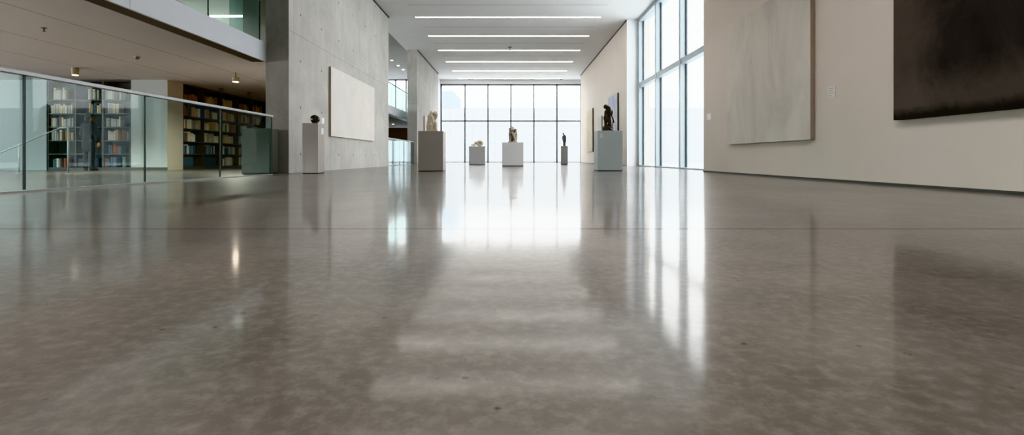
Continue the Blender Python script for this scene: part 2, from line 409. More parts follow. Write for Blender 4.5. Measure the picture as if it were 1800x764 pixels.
# tall side window on the right
w4 = bpy.data.objects.new('window_4', None); COL.objects.link(w4); w4['kind'] = 'structure'
f = MB()
f.box(6.02, 6.32, 24.26, 24.5, 0, H)
for y in (21.5, 18.4): f.box(6.02, 6.30, y - 0.1, y + 0.1, 0, H)
f.box(6.02, 6.32, 14.7, 14.95, 0, H)
f.box(6.03, 6.30, 14.7, 24.5, H - 0.14, H); f.box(6.03, 6.30, 14.7, 24.5, 0, 0.05)
f.build('window_frame', M['frame'], w4)
MB().box(6.04, 6.29, 14.72, 24.48, 3.74, 3.95).build('transom', M['frame'], w4)
g = MB()
for a, b in ((14.95, 18.3), (18.5, 21.4), (21.6, 24.26)):
    g.box(6.20, 6.24, a, a + 0.03, 0, H); g.box(6.20, 6.24, b - 0.05, b, 0, H)
g.build('gasket', M['joint'], w4)
MB().box(6.215, 6.227, 14.75, 24.45, 0.05, H - 0.1).build('pane', M['window_glass'], w4)

# side glazing added unseen to brighten the library wing; wall behind the viewer
w5 = bpy.data.objects.new('added_wing_glazing', None); COL.objects.link(w5); w5['kind'] = 'structure'
f = MB()
for y in [-10 + 2.2 * i for i in range(13)]: f.box(-22.2, -22, y - 0.04, y + 0.04, 0.4, 2.7)
f.build('window_frame', M['frame'], w5)
MB().box(-22.12, -22.1, -10, 16.5, 0.4, 2.7).build('pane', M['added_glass'], w5)
w6 = bpy.data.objects.new('added_roof_light', None); COL.objects.link(w6); w6['kind'] = 'structure'  # added roof light out of view, brightens the hall
f = MB()
for y in [SKY0 + 2.2 * i for i in range(6)]: f.box(-SKX, SKX, y - 0.04, y + 0.04, H + 0.1, H + 0.28)
f.build('window_frame', M['frame'], w6)
MB().box(-SKX, SKX, SKY0, SKY1, H + 0.2, H + 0.215).build('pane', M['added_glass'], w6)
struct('wall_rear', MB().box(-22, 6.6, -10.3, -10, 0, H), M['pale_wall'])

# ------------------------------------------------------------------ outside
struct('exterior_ground', MB().box(-90, 90, 43.8, 140, -0.35, -0.15), M['paving'])
struct('exterior_ground', MB().box(6.6, 90, -40, 43.8, -0.35, -0.15), M['paving'])
o = MB().box(-34, 60, 60, 60.6, -0.2, 6.2).build('boundary_wall', M['outside_wall']); tag(o, 'pale panelled boundary wall outside beyond the glazed end', 'wall')
o = MB().box(-16, -9.2, 80, 92, -0.2, 10.8).build('neighbouring_building', M['far_building'])
tag(o, 'pale blue-grey building rising behind the outside boundary wall', 'building')

# ------------------------------------------------------------------ ceiling lights
ORD = ['first', 'second', 'third', 'fourth', 'fifth', 'sixth', 'seventh', 'eighth', 'ninth', 'tenth', 'eleventh', 'twelfth', 'thirteenth', 'fourteenth', 'fifteenth', 'sixteenth']
root = thing('linear_ceiling_light', '', 'ceiling light', (-0.18, 42.5, H), 'linear ceiling lights')
MB().box(-4.36, 4.36, -0.08, 0.08, -0.02, 0).build('housing', M['ceiling'], root)
MB().box(-4.34, 4.34, -0.065, 0.065, -0.03, -0.02).build('diffuser', M['strip'], root)
for i in range(9):
    r = root if i == 0 else copy_tree(root)
    r.location.y = 42.5 - 3.7 * i
    r['label'] = 'long glowing linear light in the white ceiling, %s from the glazed end wall' % ORD[i]

def spot_lamp(parent, loc, energy, size=1.9, color=(1, 0.86, 0.70), blend=0.6, rad=0.05):
    l = bpy.data.lights.new('lamp_beam', 'SPOT'); l.energy = energy; l.color = color
    l.spot_size = size; l.spot_blend = blend; l.shadow_soft_size = rad
    o = bpy.data.objects.new('lamp_beam', l); COL.objects.link(o); o.location = loc; o.parent = parent
    return o

def can_light(x, y, z, label, lit, stem=0.0, r=0.085, h=0.2, energy=60, size=1.9):
    t = thing('downlight', label, 'downlight', (x, y, z), 'downlights under the upper floor')
    if stem: MB().cone((0, 0, 0), 0.012, (0, 0, -stem), 0.012, 10).build('stem', M['fitting_grey'], t)
    MB().cone((0, 0, -stem - h), r, (0, 0, -stem), r, 24).build('housing', M['fitting'] if lit else M['fitting_grey'], t, bevel=0.006)
    MB().cone((0, 0, -stem - h - 0.012), r * 0.82, (0, 0, -stem - h + 0.002), r * 0.82, 24).build('lens', M['lamp'] if lit else M['lamp_off'], t)
    if energy: spot_lamp(t, (0, 0, -stem - h - 0.03), energy, size)
    return t
can_light(-12.2, 14.3, 2.91, 'beige cylinder downlight glowing on the soffit above the glass balustrade', True, energy=300)
can_light(-8.15, 15.1, 2.91, 'lit downlight hanging on a short stem before the long bookcase', True, stem=0.14, h=0.13, r=0.10, energy=520, size=2.85)
can_light(-10.5, 18.5, 2.91, 'unlit small downlight on the soffit nearer the pale corner wall', False, r=0.07, h=0.13, energy=0)
can_light(-10.05, 19.6, 2.91, 'unlit small downlight on the soffit nearer the concrete pillar', False, r=0.07, h=0.13, energy=0)
can_light(-8.6, 37.0, 2.91, 'small warm downlight under the far balcony behind the pillars', True, r=0.09, h=0.08, energy=120)
for i, (x, y) in enumerate(((-8.3, 3.0), (-8.3, 7.0), (-11.5, 5.0), (-11.5, 9.0), (-14.5, 9.5), (-14.5, 6.0))):  # unseen downlights added to brighten the library
    can_light(x, y, 2.91, 'added unseen fill downlight on the soffit, %s of those nearer the viewer' % ORD[i], True, energy=0)
    l = [o for o in COL.objects if o.name.startswith('downlight')][-1]
    spot_lamp(l, (0, 0, -0.24), 430, size=2.7, color=(1, 0.97, 0.93), blend=0.3)
for i, (x, y) in enumerate(((-13.0, 13.6), (-16.0, 13.6))):  # unseen downlights added to brighten the upper gallery walls
    t = thing('recessed_downlight', 'added unseen fill downlight above the upper floor gallery, %s in its row' % ORD[i], 'downlight', (x, y, H + 0.06), 'recessed lights in the upper ceiling')
    MB().cone((0, 0, -0.02), 0.11, (0, 0, 0), 0.11, 24).build('trim_ring', M['fitting_grey'], t)
    MB().cone((0, 0, -0.04), 0.085, (0, 0, -0.02), 0.085, 24).build('lens', M['lamp_cool'], t)
    spot_lamp(t, (0, 0, -0.06), 1100, size=2.7, color=(1, 0.97, 0.93), blend=0.3)
for i, y in enumerate((34.9, 36.9, 38.6)):
    t = thing('recessed_downlight', 'small lit recessed downlight in the grey upper ceiling, %s from the concrete pillar' % ORD[i], 'downlight', (-8.2, y, H + 0.06), 'recessed lights in the upper ceiling')
    MB().cone((0, 0, -0.02), 0.11, (0, 0, 0), 0.11, 24).build('trim_ring', M['fitting_grey'], t)
    MB().cone((0, 0, -0.04), 0.085, (0, 0, -0.02), 0.085, 24).build('lens', M['lamp_cool'], t)

def detector(x, y, z, label, cat, r=0.07, name='smoke_detector'):
    t = thing(name, label, cat, (x, y, z))
    MB().cone((0, 0, -0.03), r * 0.95, (0, 0, 0), r, 24).build('base', M['fitting'], t)
    MB().cone((0, 0, -0.065), r * 0.5, (0, 0, -0.03), r * 0.72, 24).build('sensor_dome', M['fitting_grey'], t)
detector(-9.3, 12.7, 2.91, 'small round smoke detector on the soffit above the balustrade', 'smoke detector')
detector(4.1, 42.9, H, 'small dark round detector on the white ceiling by the glazed end', 'smoke detector', 0.12)
def sprinkler(x, y, z, label, k=1.0):
    t = thing('ceiling_sprinkler', label, 'sprinkler', (x, y, z)); t['kind'] = 'thing'
    MB().cone((0, 0, -0.012 * k), 0.05 * k, (0, 0, 0), 0.055 * k, 20).build('escutcheon', M['fitting_grey'], t)
    b = MB().cone((0, 0, -0.07 * k), 0.012 * k, (0, 0, -0.012 * k), 0.014 * k, 12)
    b.cone((0, 0, -0.08 * k), 0.03 * k, (0, 0, -0.07 * k), 0.03 * k, 16); b.build('nozzle', M['fitting_grey'], t)
sprinkler(-0.12, 30.6, H, 'small sprinkler head between the ceiling light strips', 2.2)
sprinkler(-9.05, 9.9, 2.91, 'small sprinkler head on the grey soffit at upper corner', 0.9)

t = thing('linear_wall_light', 'slim glowing light bar on the upper floor wall behind glass', 'wall light', (-10.02, 18.0, 5.36))
MB().box(-0.58, 0.58, -0.05, 0, -0.035, 0.035).build('housing', M['fascia'], t)
MB().box(-0.57, 0.57, -0.062, -0.05, -0.03, 0.03).build('diffuser', M['strip'], t)

# ------------------------------------------------------------------ balustrades (run along the hall)
def balustrade(label, x, y0, joints, y1, zb, ztop, dark_first=True, group=None, rail_h=0.05):
    t = thing('glass_balustrade', label, 'balustrade', (x, y0, zb), group)
    L = y1 - y0; hz = ztop - zb
    MB().box(-0.035, 0.035, 0, L, hz - rail_h, hz).build('handrail', M['steel'], t, bevel=0.006)
    MB().box(-0.022, 0.022, 0, L, 0.0, 0.022).build('base_shoe', M['shoe_rail'], t)
    ys = [y0] + joints + [y1]
    for a, b in zip(ys[:-1], ys[1:]):
        MB().box(-0.007, 0.007, a - y0 + 0.012, b - y0 - 0.012, 0.02, hz - rail_h).build('glass_panel', M['rail_glass'], t)
    for k, j in enumerate(joints + [y1 - 0.012]):
        MB().box(-0.010, 0.010, j - y0 - 0.011, j - y0 + 0.011, 0.03, hz - rail_h).build('joint_strip', M['joint'], t)
    return t
balustrade('green glass balustrade with steel handrail in front of the bookcases', -5.65, -0.4, [1.9, 3.92, 5.93, 7.88, 9.91], 12.05, 0.0, 1.40)
balustrade('lower glass balustrade with pale rail between the two concrete pillars', -6.0, 24.1, [25.6, 27.3, 29.2], 31.2, 0.0, 1.38)
balustrade('upper floor glass balustrade above the pale fascia over the library', -6.5, -3.0, [2.9, 6.9, 10.95], 13.2, 3.36, 4.5)
balustrade('upper floor glass balustrade on the far balcony between concrete pillars', -7.05, 24.1, [27.0, 30.0, 33.0, 36.0, 39.0], 43.3, 3.36, 4.75)

# ------------------------------------------------------------------ bookcases
# rows given as heights of the shelf tops
ROWS = [0.09, 0.53, 0.96, 1.40, 1.83, 2.27]
TOP = 2.86
def bookcase(label, loc, rz, bays, bw, depth, mat, backmat, low=None):
    """local x runs along the shelf, front face at y=0, body towards +y"""
    t = thing('bookcase', label, 'bookcase', loc, None, rz)
    W = bays * bw
    MB().box(0, W, depth - 0.02, depth, 0.0, TOP + 0.03).build('back_panel', backmat, t)
    MB().box(0, W, 0.01, depth, 0.0, 0.06).build('plinth', mat, t)
    MB().box(0, W, 0.0, depth, TOP, TOP + 0.03).build('top_panel', mat, t)
    for i in range(bays + 1):
        x = i * bw
        MB().box(max(0, x - 0.02), min(W, x + 0.02), 0.0, depth - 0.02, 0.06, TOP).build('upright', mat, t)
    for i in range(bays):
        for z in ROWS:
            MB().box(i * bw + 0.021, (i + 1) * bw - 0.021, 0.005, depth - 0.02, z - 0.03, z).build('shelf', mat, t)
    return t

BW_L, BW_R = 0.885, 1.16
shelfL = bookcase('wide dark bookcase facing the hall behind the glass balustrade', (-14.955, 16.5, 0), 0.0, 3, BW_L, 0.40, M['shelf_green'], M['shelf_green'])
# long one stands in the side wall: its front faces the hall (+X); local x -> +Y
shelfR = bookcase('long dark bookcase along the side wall, running behind the concrete pillar', (-11.10, 17.29, 0), math.pi / 2, 5, BW_R, 0.42, M['shelf_dark'], M['shelf_dark'])

BOOKC = {
 'cream': lin(226, 208, 174), 'tan': lin(190, 158, 118), 'pale grey': lin(192, 190, 184), 'off-white': lin(228, 222, 210),
 'rust': lin(150, 84, 62), 'red': lin(176, 66, 58), 'dark brown': lin(84, 64, 52), 'brown': lin(128, 98, 76),
 'slate blue': lin(84, 104, 120), 'teal': lin(88, 122, 122), 'olive': lin(116, 112, 80), 'charcoal': lin(62, 60, 58), 'ochre': lin(204, 164, 100),
 'navy': lin(48, 66, 92), 'mauve': lin(156, 130, 132),
}
BM = {}
def book_mat(n, c):
    t = NT('book_cloth_' + n.replace(' ', '_')); co = t.coord()
    f = t.noise(co, 30, 3)
    s = t.n('ShaderNodeSeparateXYZ'); t.l(t.coord('Generated'), s.inputs[0])
    band = t.math('MULTIPLY', t.math('GREATER_THAN', s.outputs[2], 0.70), t.math('LESS_THAN', s.outputs[2], 0.80))
    col = t.mix(t.rng(f, 0.3, 0.7, 0, 0.25), c, tuple(x * 0.7 for x in c[:3]) + (1,))
    col = t.mix(t.math('MULTIPLY', band, 0.35), col, tuple(x * 0.45 for x in c[:3]) + (1,))
    return t.pbsdf(col, 0.6, spec=0.3)
for n, c in BOOKC.items(): BM[n] = book_mat(n, c)

def book_mesh(w, h, d):
    """spine towards -y, slightly rounded; cover boards overhang the page block"""
    b = bmesh.new()
    prof = [(-w / 2, 0.02), (-w * 0.42, 0.006), (-w * 0.2, 0.0), (w * 0.2, 0.0), (w * 0.42, 0.006), (w / 2, 0.02), (w / 2, d), (w / 2 - 0.004, d), (w / 2 - 0.004, d - 0.008), (-w / 2 + 0.004, d - 0.008), (-w / 2 + 0.004, d), (-w / 2, d)]
    lo = [b.verts.new((x, y, 0)) for x, y in prof]; hi = [b.verts.new((x, y, h)) for x, y in prof]
    n = len(prof)
    for i in range(n): b.faces.new((lo[i], lo[(i + 1) % n], hi[(i + 1) % n], hi[i]))
    b.faces.new(lo[::-1]); b.faces.new(hi)
    me = bpy.data.meshes.new('book'); bmesh.ops.recalc_face_normals(b, faces=b.faces[:]); b.to_mesh(me); b.free()
    return me
BOOKMESH = {}
def get_book(w, h, cname):
    k = (w, h, cname)
    if k not in BOOKMESH:
        me = book_mesh(w, h, 0.22); me.materials.append(BM[cname]); BOOKMESH[k] = me
    return BOOKMESH[k]

WARM = ['cream', 'tan', 'ochre', 'off-white', 'cream', 'brown', 'pale grey', 'rust', 'mauve', 'cream', 'dark brown', 'tan']
PALE = ['off-white', 'pale grey', 'cream', 'off-white', 'tan', 'cream', 'brown', 'slate blue', 'pale grey']
TOPR = ['tan', 'brown', 'dark brown', 'rust', 'tan', 'ochre', 'brown', 'mauve']
LOWB = ['slate blue', 'navy', 'charcoal', 'slate blue', 'teal', 'pale grey', 'mauve']
LOWL = ['teal', 'slate blue', 'charcoal', 'off-white', 'rust', 'pale grey', 'mauve', 'teal']
nbook = [0]
ROWNAME = ['bottom', 'fifth', 'fourth', 'third', 'second', 'top']
def fill(case, bay, row, bw, pal, fillf, start, corner_high, short):
    """a run of books in one cell, standing on the shelf; corner_high: the pale corner wall lies at the +x end"""
    rng = random.Random(1000 * row + 17 * bay + (5 if corner_high else 0))
    x = bay * bw + 0.03 + start * bw; xe = bay * bw + 0.03 + (start + fillf) * bw
    xe = min(xe, (bay + 1) * bw - 0.03)
    zr = ROWS[row]; room = (ROWS[row + 1] if row < 5 else TOP) - 0.03 - zr
    hset = [round(room * q, 3) for q in ((0.62, 0.70, 0.76, 0.82) if row < 5 else (0.5, 0.56, 0.62, 0.70))]
    got = []
    cur = rng.choice(pal); run = 0; hb = rng.choice(hset)
    while True:
        if run <= 0: cur = rng.choice(pal); run = rng.choice((1, 1, 1, 2, 3)); hb = rng.choice(hset)
        run -= 1
        w = rng.choice((0.05, 0.06, 0.075, 0.09, 0.105))
        if x + w > xe: break
        h = hb if rng.random() < 0.7 else rng.choice(hset)
        got.append((x + w / 2, w, h, cur)); x += w + 0.003
        if rng.random() < 0.09: x += rng.choice((0.06, 0.12, 0.2))
    n = len(got)
    mw = case.matrix_basis if hasattr(case, 'matrix_basis') else case.matrix_world
    for i, (cx, w, h, cname) in enumerate(got):
        if nbook[0] >= 300: return
        k = (n - 1 - i) if corner_high else i
        bk = (3 - bay) if corner_high else bay + 1
        o = bpy.data.objects.new('book', get_book(w, h, cname)); COL.objects.link(o)
        p = Matrix.Translation(case.location) @ Matrix.Rotation(case.rotation_euler.z, 4, 'Z') @ Vector((cx, 0.03 + rng.random() * 0.03, zr + 0.0005))
        o.location = p; o.rotation_euler = (0, 0, case.rotation_euler.z)
        tag(o, '%s book, %s from the pale corner, %s shelf, %s bay, %s bookcase' % (cname, ORD[min(k, 15)], ROWNAME[row], ORD[bk - 1], short), 'book',
            'books in the %s bookcase' % short)
        nbook[0] += 1

FR = {  # long bookcase, per bay: (fill, start) for rows bottom..top
 0: [(0.0, 0), (0.62, 0.0), (0.80, 0.05), (0.82, 0.08), (0.86, 0.08), (0.6, 0.12)],
 1: [(0.0, 0), (0.55, 0.1), (0.80, 0.08), (0.75, 0.1), (0.78, 0.08), (0.7, 0.1)],
 2: [(0.62, 0.1), (0.80, 0.08), (0.6, 0.16), (0.78, 0.12), (0.92, 0.03), (0.62, 0.05)],
 3: [(0.45, 0.1), (0.5, 0.1), (0.55, 0.08), (0.75, 0.1), (0.78, 0.1), (0.74, 0.05)],
 4: [(0.0, 0), (0.0, 0), (0.0, 0), (0.55, 0.05), (0.62, 0.15), (0.7, 0.08)],
}
for bay in range(5):
    for row in range(5, -1, -1):
        f_, s_ = FR[bay][row]
        if f_ <= 0: continue
        pal = TOPR if row == 5 else (LOWB if row <= 1 and bay < 2 else (PALE if row <= 2 else WARM))
        fill(shelfR, bay, row, BW_R, pal, f_, s_, False, 'long')
FL = {
 0: [(0.5, 0.1), (0.0, 0), (0.8, 0.05), (0.88, 0.02), (0.88, 0.02), (0.6, 0.1)],
 1: [(0.0, 0), (0.35, 0.0), (0.3, 0.0), (0.45, 0.45), (0.5, 0.4), (0.45, 0.4)],
 2: [(0.75, 0.0), (0.62, 0.1), (0.78, 0.1), (0.6, 0.02), (0.5, 0.02), (0.65, 0.0)],
}
for bay in (2, 0, 1):
    for row in range(5, -1, -1):
        f_, s_ = FL[bay][row]
        if f_ <= 0: continue
        pal = LOWL if row <= 1 else PALE
        fill(shelfL, bay, row, BW_L, pal, f_, s_, True, 'wide')

# dark blue storage boxes low in the long bookcase
def storage_box(label, bay, row, x0, x1, case, bw, mat, h=0.3):
    M4 = Matrix.Translation(case.location) @ Matrix.Rotation(case.rotation_euler.z, 4, 'Z')
    p = M4 @ Vector((bay * bw + (x0 + x1) / 2, 0.04, ROWS[row] + 0.0005))
    t = thing('storage_box', label, 'box', p, 'dark storage boxes', case.rotation_euler.z)
    w = x1 - x0
    MB().box(-w / 2, w / 2, 0, 0.3, 0, h * 0.86).build('box_body', mat, t, bevel=0.004)
    MB().box(-w / 2 - 0.004, w / 2 + 0.004, -0.004, 0.304, h * 0.86, h).build('lid', mat, t, bevel=0.004)
M['box_blue'] = plain('dark_blue_card', lin(52, 72, 88), 0.7)
M['box_black'] = plain('blue_black_card', lin(40, 48, 56), 0.7)
storage_box('dark blue storage box on the bottom shelf beside the pale corner wall', 0, 0, 0.06, 0.62, shelfR, BW_R, M['box_blue'], 0.34)
storage_box('blue-black storage box on the bottom shelf of the second bay', 1, 0, 0.08, 0.86, shelfR, BW_R, M['box_black'], 0.34)
storage_box('wide teal-black storage box low in the wide bookcase middle bay', 1, 0, 0.05, 0.72, shelfL, BW_L, M['box_black'], 0.3)

# ------------------------------------------------------------------ paintings
def painting(label, side, y0, y1, z0, z1, t_, mat, edge, xw, cat='painting', stretcher=True):
    """hangs on a side wall whose face is at x = xw; side = +1 right wall, -1 left wall"""
    t = thing('painting', label, cat, (xw, (y0 + y1) / 2, z0))
    L = (y1 - y0) / 2; h = z1 - z0
    xa, xb = (-t_, -0.012) if side > 0 else (0.012, t_)
    c = (xa, xa + 0.006) if side > 0 else (xb - 0.006, xb)
    s = (xa + 0.006, xb) if side > 0 else (xa, xb - 0.006)
    MB().box(c[0], c[1], -L, L, 0, h).build('canvas', mat, t)
    e = MB(); e.box(s[0], s[1], -L, L, 0, 0.03); e.box(s[0], s[1], -L, L, h - 0.03, h)
    e.box(s[0], s[1], -L, -L + 0.03, 0.03, h - 0.03); e.box(s[0], s[1], L - 0.03, L, 0.03, h - 0.03)
    e.build('stretcher', edge, t)
    b = MB().box(-0.012, 0, -0.12, 0.12, h - 0.3, h - 0.2) if side > 0 else MB().box(0, 0.012, -0.12, 0.12, h - 0.3, h - 0.2)
    b.build('hanging_cleat', M['fitting_grey'], t)
    return t
painting('large warm grey abstract canvas on the near white wall by the window', 1, 9.29, 12.87, 0.73, 3.71, 0.09, M['canvas_grey'], M['canvas_beige_edge'], 5.5)
painting('huge black-brown abstract canvas cut off at the picture edge', 1, 3.6, 7.26, 0.93, 3.95, 0.09, M['canvas_black'], M['black_edge'], 5.5)
painting('tall pale lilac canvas with a brown edge behind the dark bronze figure', 1, 26.35, 28.9, 0.9, 3.75, 0.08, M['canvas_lilac'], M['canvas_dark_edge'], 5.5)
painting('small pale canvas with a thin dark edge, half hidden by the bronze', 1, 31.1, 32.6, 0.9, 2.95, 0.07, M['canvas_white'], M['canvas_edge'], 5.5)
painting('cream canvas with wavy grey lines at the far end of the white wall', 1, 34.5, 37.3, 0.81, 3.75, 0.08, M['canvas_lines'], M['canvas_dark_edge'], 5.5)
painting('blank white canvas on the big concrete wall', -1, 16.2, 21.3, 1.085, 3.29, 0.08, M['canvas_white'], M['canvas_edge'], -5.8)
painting('pale canvas seen edge-on on the far concrete wall behind the cream sculpture', -1, 33.6, 35.3, 1.0, 3.13, 0.08, M['canvas_white'], M['canvas_edge'], -5.8)

def wall_label(label, x, y, z, w, h, side, mat, lines=0):
    t = thing('wall_label', label, 'label', (x, y, z))
    s = -1 if side > 0 else 1
    xa, xb = sorted((0.0, s * 0.008))
    MB().box(xa, xb, -w / 2, w / 2, -h / 2, h / 2).build('card', mat, t)
    if lines:
        b = MB()
        xl, xr = sorted((s * 0.008, s * 0.009))
        for k in range(lines):
            z0 = h * 0.32 - k * h * 0.64 / max(1, lines - 1)
            wf = (0.36, 0.30, 0.4, 0.22)[k % 4]
            b.box(xl, xr, w * 0.42 - w * 2 * wf, w * 0.42, z0 - 0.006, z0 + 0.006)
        b.build('printed_lines', M['ink'], t)
wall_label('small square caption card between the grey and black canvases', 5.5, 8.80, 1.53, 0.20, 0.19, 1, M['card_dim'], 4)
wall_label('small white card beside the tall window on the near wall', 5.5, 14.28, 1.545, 0.28, 0.17, 1, M['card'])
wall_label('small white caption card on concrete between the sphere and blank canvas', -5.8, 15.7, 1.53, 0.2, 0.18, -1, M['card'])
wall_label('tiny pale caption card on the far white wall behind the bronze', 5.5, 33.2, 1.95, 0.5, 0.9, 1, M['card_dim'])

# ------------------------------------------------------------------ pedestals
def pedestal(label, x0, x1, y0, dep, h, mat, base=0.02):
    w = x1 - x0
    t = thing('pedestal', label, 'pedestal', ((x0 + x1) / 2, y0 + dep / 2, 0))
    MB().box(-w / 2 + 0.008, w / 2 - 0.008, -dep / 2 + 0.008, dep / 2 - 0.008, 0, base).build('recessed_base', M['pedestal_edge'], t)
    MB().box(-w / 2, w / 2, -dep / 2, dep / 2, base, h).build('body', mat, t, bevel=0.004)
    return t
pA = pedestal('slim grey pedestal by the concrete wall carrying the dark stone sphere', -5.27, -4.87, 12.86, 0.43, 1.27, M['pedestal_warm'])
pB = pedestal('broad taupe grey pedestal carrying the cream marble figures', -2.75, -2.02, 15.0, 0.66, 1.18, M['pedestal_warm'])
pC = pedestal('low wide grey pedestal by the glazed end carrying the curled cream form', -2.53, -1.60, 30.0, 0.8, 1.07, M['pedestal'])
pD = pedestal('square grey pedestal in the middle carrying the crouching figure', -0.47, 0.54, 24.0, 0.9, 1.12, M['pedestal'], 0.035)
pE = pedestal('very narrow grey pedestal carrying the slim standing figure', 2.98, 3.38, 31.0, 0.4, 1.10, M['pedestal'])
pF = pedestal('pale blue-grey pedestal carrying the dark bronze figure', 2.56, 3.31, 15.3, 0.72, 1.21, M['pedestal_window_lit'])
o = MB().box(-0.045, 0.045, -0.366, -0.36, 0.99, 1.12).build('caption_card', M['card'], pF)
o.location = (-0.27, 0, 0); o['label'] = 'white caption card on the pedestal front'
o = MB().box(0.2, 0.206, -0.02, 0.14, 1.0, 1.16).build('caption_card', M['card'], pA); o['label'] = 'white caption card on the pedestal side'
t = pedestal('charcoal grey plinth behind the balustrade end, against the concrete pillar', -6.72, -6.03, 12.72, 0.5, 1.13, M['plinth_dark'])

# ------------------------------------------------------------------ sculptures (local: x across, y away, z up from pedestal top)
def sculpture(name, label, loc):
    return thing(name, label, 'sculpture', loc)

# A polished ovoid
t = sculpture('sphere_sculpture', 'polished green-black stone ovoid on the slim pedestal', (-5.03, 13.06, 1.27))
b = MB(); b.ball((0, 0, 0.112), 0.115, (1.02, 0.96, 0.97), 40)
MBo = b.build('sphere', M['black_stone'], t, smooth=True)
for v in MBo.data.vertices:
    if v.co.z < 0.008: v.co.z = 0.008
    v.co.x += 0.012 * math.sin(v.co.z * 18)
MB().cone((0, 0, 0), 0.055, (0, 0, 0.014), 0.05, 28).build('foot', M['pedestal_edge'], t)

# B two cream figures leaning together
t = sculpture('marble_figures', 'cream marble group of two leaning seated figures on the taupe pedestal', (-2.385, 15.33, 1.18))
b = MB()
b.box(-0.17, 0.17, -0.14, 0.14, 0, 0.035)
b.ball((-0.06, 0, 0.11), 0.13, (0.92, 1, 0.9)).ball((0.06, 0, 0.07), 0.10, (1.1, 1.1, 0.8))
b.cap([(-0.075, 0.0, 0.13), (-0.075, 0.01, 0.30), (-0.055, 0.0, 0.44)], [0.105, 0.082, 0.088])      # main torso
b.cap([(-0.045, 0, 0.47), (-0.025, -0.015, 0.535)], [0.045, 0.052])                                   # neck, head
b.ball((-0.02, -0.02, 0.545), 0.06, (0.85, 1, 1.05))
b.cap([(-0.02, -0.06, 0.46), (0.035, -0.09, 0.36), (0.03, -0.09, 0.25)], [0.042, 0.036, 0.03])        # arm down the front
b.cap([(0.02, 0.02, 0.46), (0.06, 0.02, 0.555), (0.105, 0.01, 0.56), (0.135, 0.0, 0.50), (0.13, -0.01, 0.42), (0.10, -0.02, 0.37)], [0.04, 0.038, 0.046, 0.042, 0.034, 0.028])   # arm looping over
b.ball((0.095, 0.0, 0.525), 0.058, (0.9, 1, 1.1))                                                     # second head
b.cap([(0.06, 0.03, 0.15), (0.055, 0.03, 0.32), (0.07, 0.02, 0.44)], [0.085, 0.055, 0.05])            # second torso
b.cap([(0.0, -0.07, 0.16), (0.11, -0.08, 0.235), (0.125, -0.08, 0.06)], [0.06, 0.05, 0.035])          # knee
b.cap([(-0.10, -0.06, 0.14), (-0.02, -0.11, 0.19), (-0.01, -0.11, 0.04)], [0.06, 0.05, 0.04])
b.fuse('carving', M['marble'], t, 0.010, 3, settle=True)

# C curled cream form
t = sculpture('curled_sculpture', 'low curled cream shell-like figure on the wide far pedestal', (-2.05, 30.4, 1.07))
b = MB()
pts, rad = [], []
for k in range(15):
    a = math.radians(-150 + k * 24); rr = 0.15 - 0.003 * k
    pts.append((0.12 + rr * math.cos(a) * 1.15, -0.02 * k / 5, 0.165 + rr * math.sin(a) * 0.88)); rad.append(0.05 + 0.03 * math.sin(k / 14 * math.pi))
b.cap(pts, rad)
b.ball((0.12, 0.05, 0.16), 0.11, (1, 0.6, 1))
b.cap([(0.0, 0.0, 0.20), (-0.12, 0, 0.17), (-0.17, 0, 0.10)], [0.09, 0.075, 0.06])
b.ball((-0.10, -0.04, 0.21), 0.07)
b.cap([(-0.15, 0, 0.06), (-0.27, 0, 0.05), (-0.34, -0.02, 0.05)], [0.055, 0.045, 0.05])
b.cap([(-0.3, -0.02, 0.06), (-0.31, -0.02, 0.14)], [0.035, 0.025])
b.box(-0.3, 0.28, -0.12, 0.14, 0, 0.03)
b.fuse('carving', M['marble_pale'], t, 0.012, 3, settle=True)

# D crouching figure hugging its knees
t = sculpture('crouching_figure', 'grey-brown bronze crouching figure with bowed head on the middle pedestal', (0.03, 24.42, 1.12))
b = MB()
b.cone((0, 0, 0), 0.235, (0, 0, 0.055), 0.225, 40)
b.ball((0.06, 0.06, 0.14), 0.13, (1.05, 1, 0.85)); b.ball((0.02, 0.01, 0.40), 0.13, (0.85, 0.8, 1.35))
b.cap([(0.12, 0.06, 0.14), (0.165, 0.08, 0.33), (0.13, 0.06, 0.50), (0.03, 0.03, 0.60)], [0.10, 0.085, 0.085, 0.085])   # curved back
b.ball((-0.055, -0.05, 0.635), 0.105, (1.25, 1, 0.95))                                                                # bowed head
b.ball((-0.09, -0.09, 0.60), 0.07, (1.1, 1, 1))
b.ball((0.0, -0.03, 0.69), 0.075)
b.cap([(0.10, -0.02, 0.60), (0.155, -0.05, 0.62), (0.15, -0.09, 0.47), (0.05, -0.16, 0.40)], [0.065, 0.05, 0.05, 0.04])  # near arm
b.cap([(-0.10, 0.0, 0.56), (-0.145, -0.04, 0.42), (-0.13, -0.07, 0.26), (-0.12, -0.08, 0.10)], [0.06, 0.05, 0.048, 0.055])  # long arm
b.cap([(0.06, -0.04, 0.16), (-0.03, -0.15, 0.44), (0.06, -0.16, 0.26), (0.13, -0.17, 0.08)], [0.085, 0.062, 0.052, 0.04])   # thigh and shin
b.cap([(0.02, 0.0, 0.16), (-0.10, -0.09, 0.36), (-0.12, -0.10, 0.09)], [0.08, 0.058, 0.045])
b.cap([(0.13, -0.17, 0.08), (0.05, -0.20, 0.075)], [0.04, 0.03]); b.cap([(-0.12, -0.10, 0.09), (-0.15, -0.17, 0.075)], [0.04, 0.03])
b.fuse('carving', M['stone'], t, 0.011, 3, settle=True)

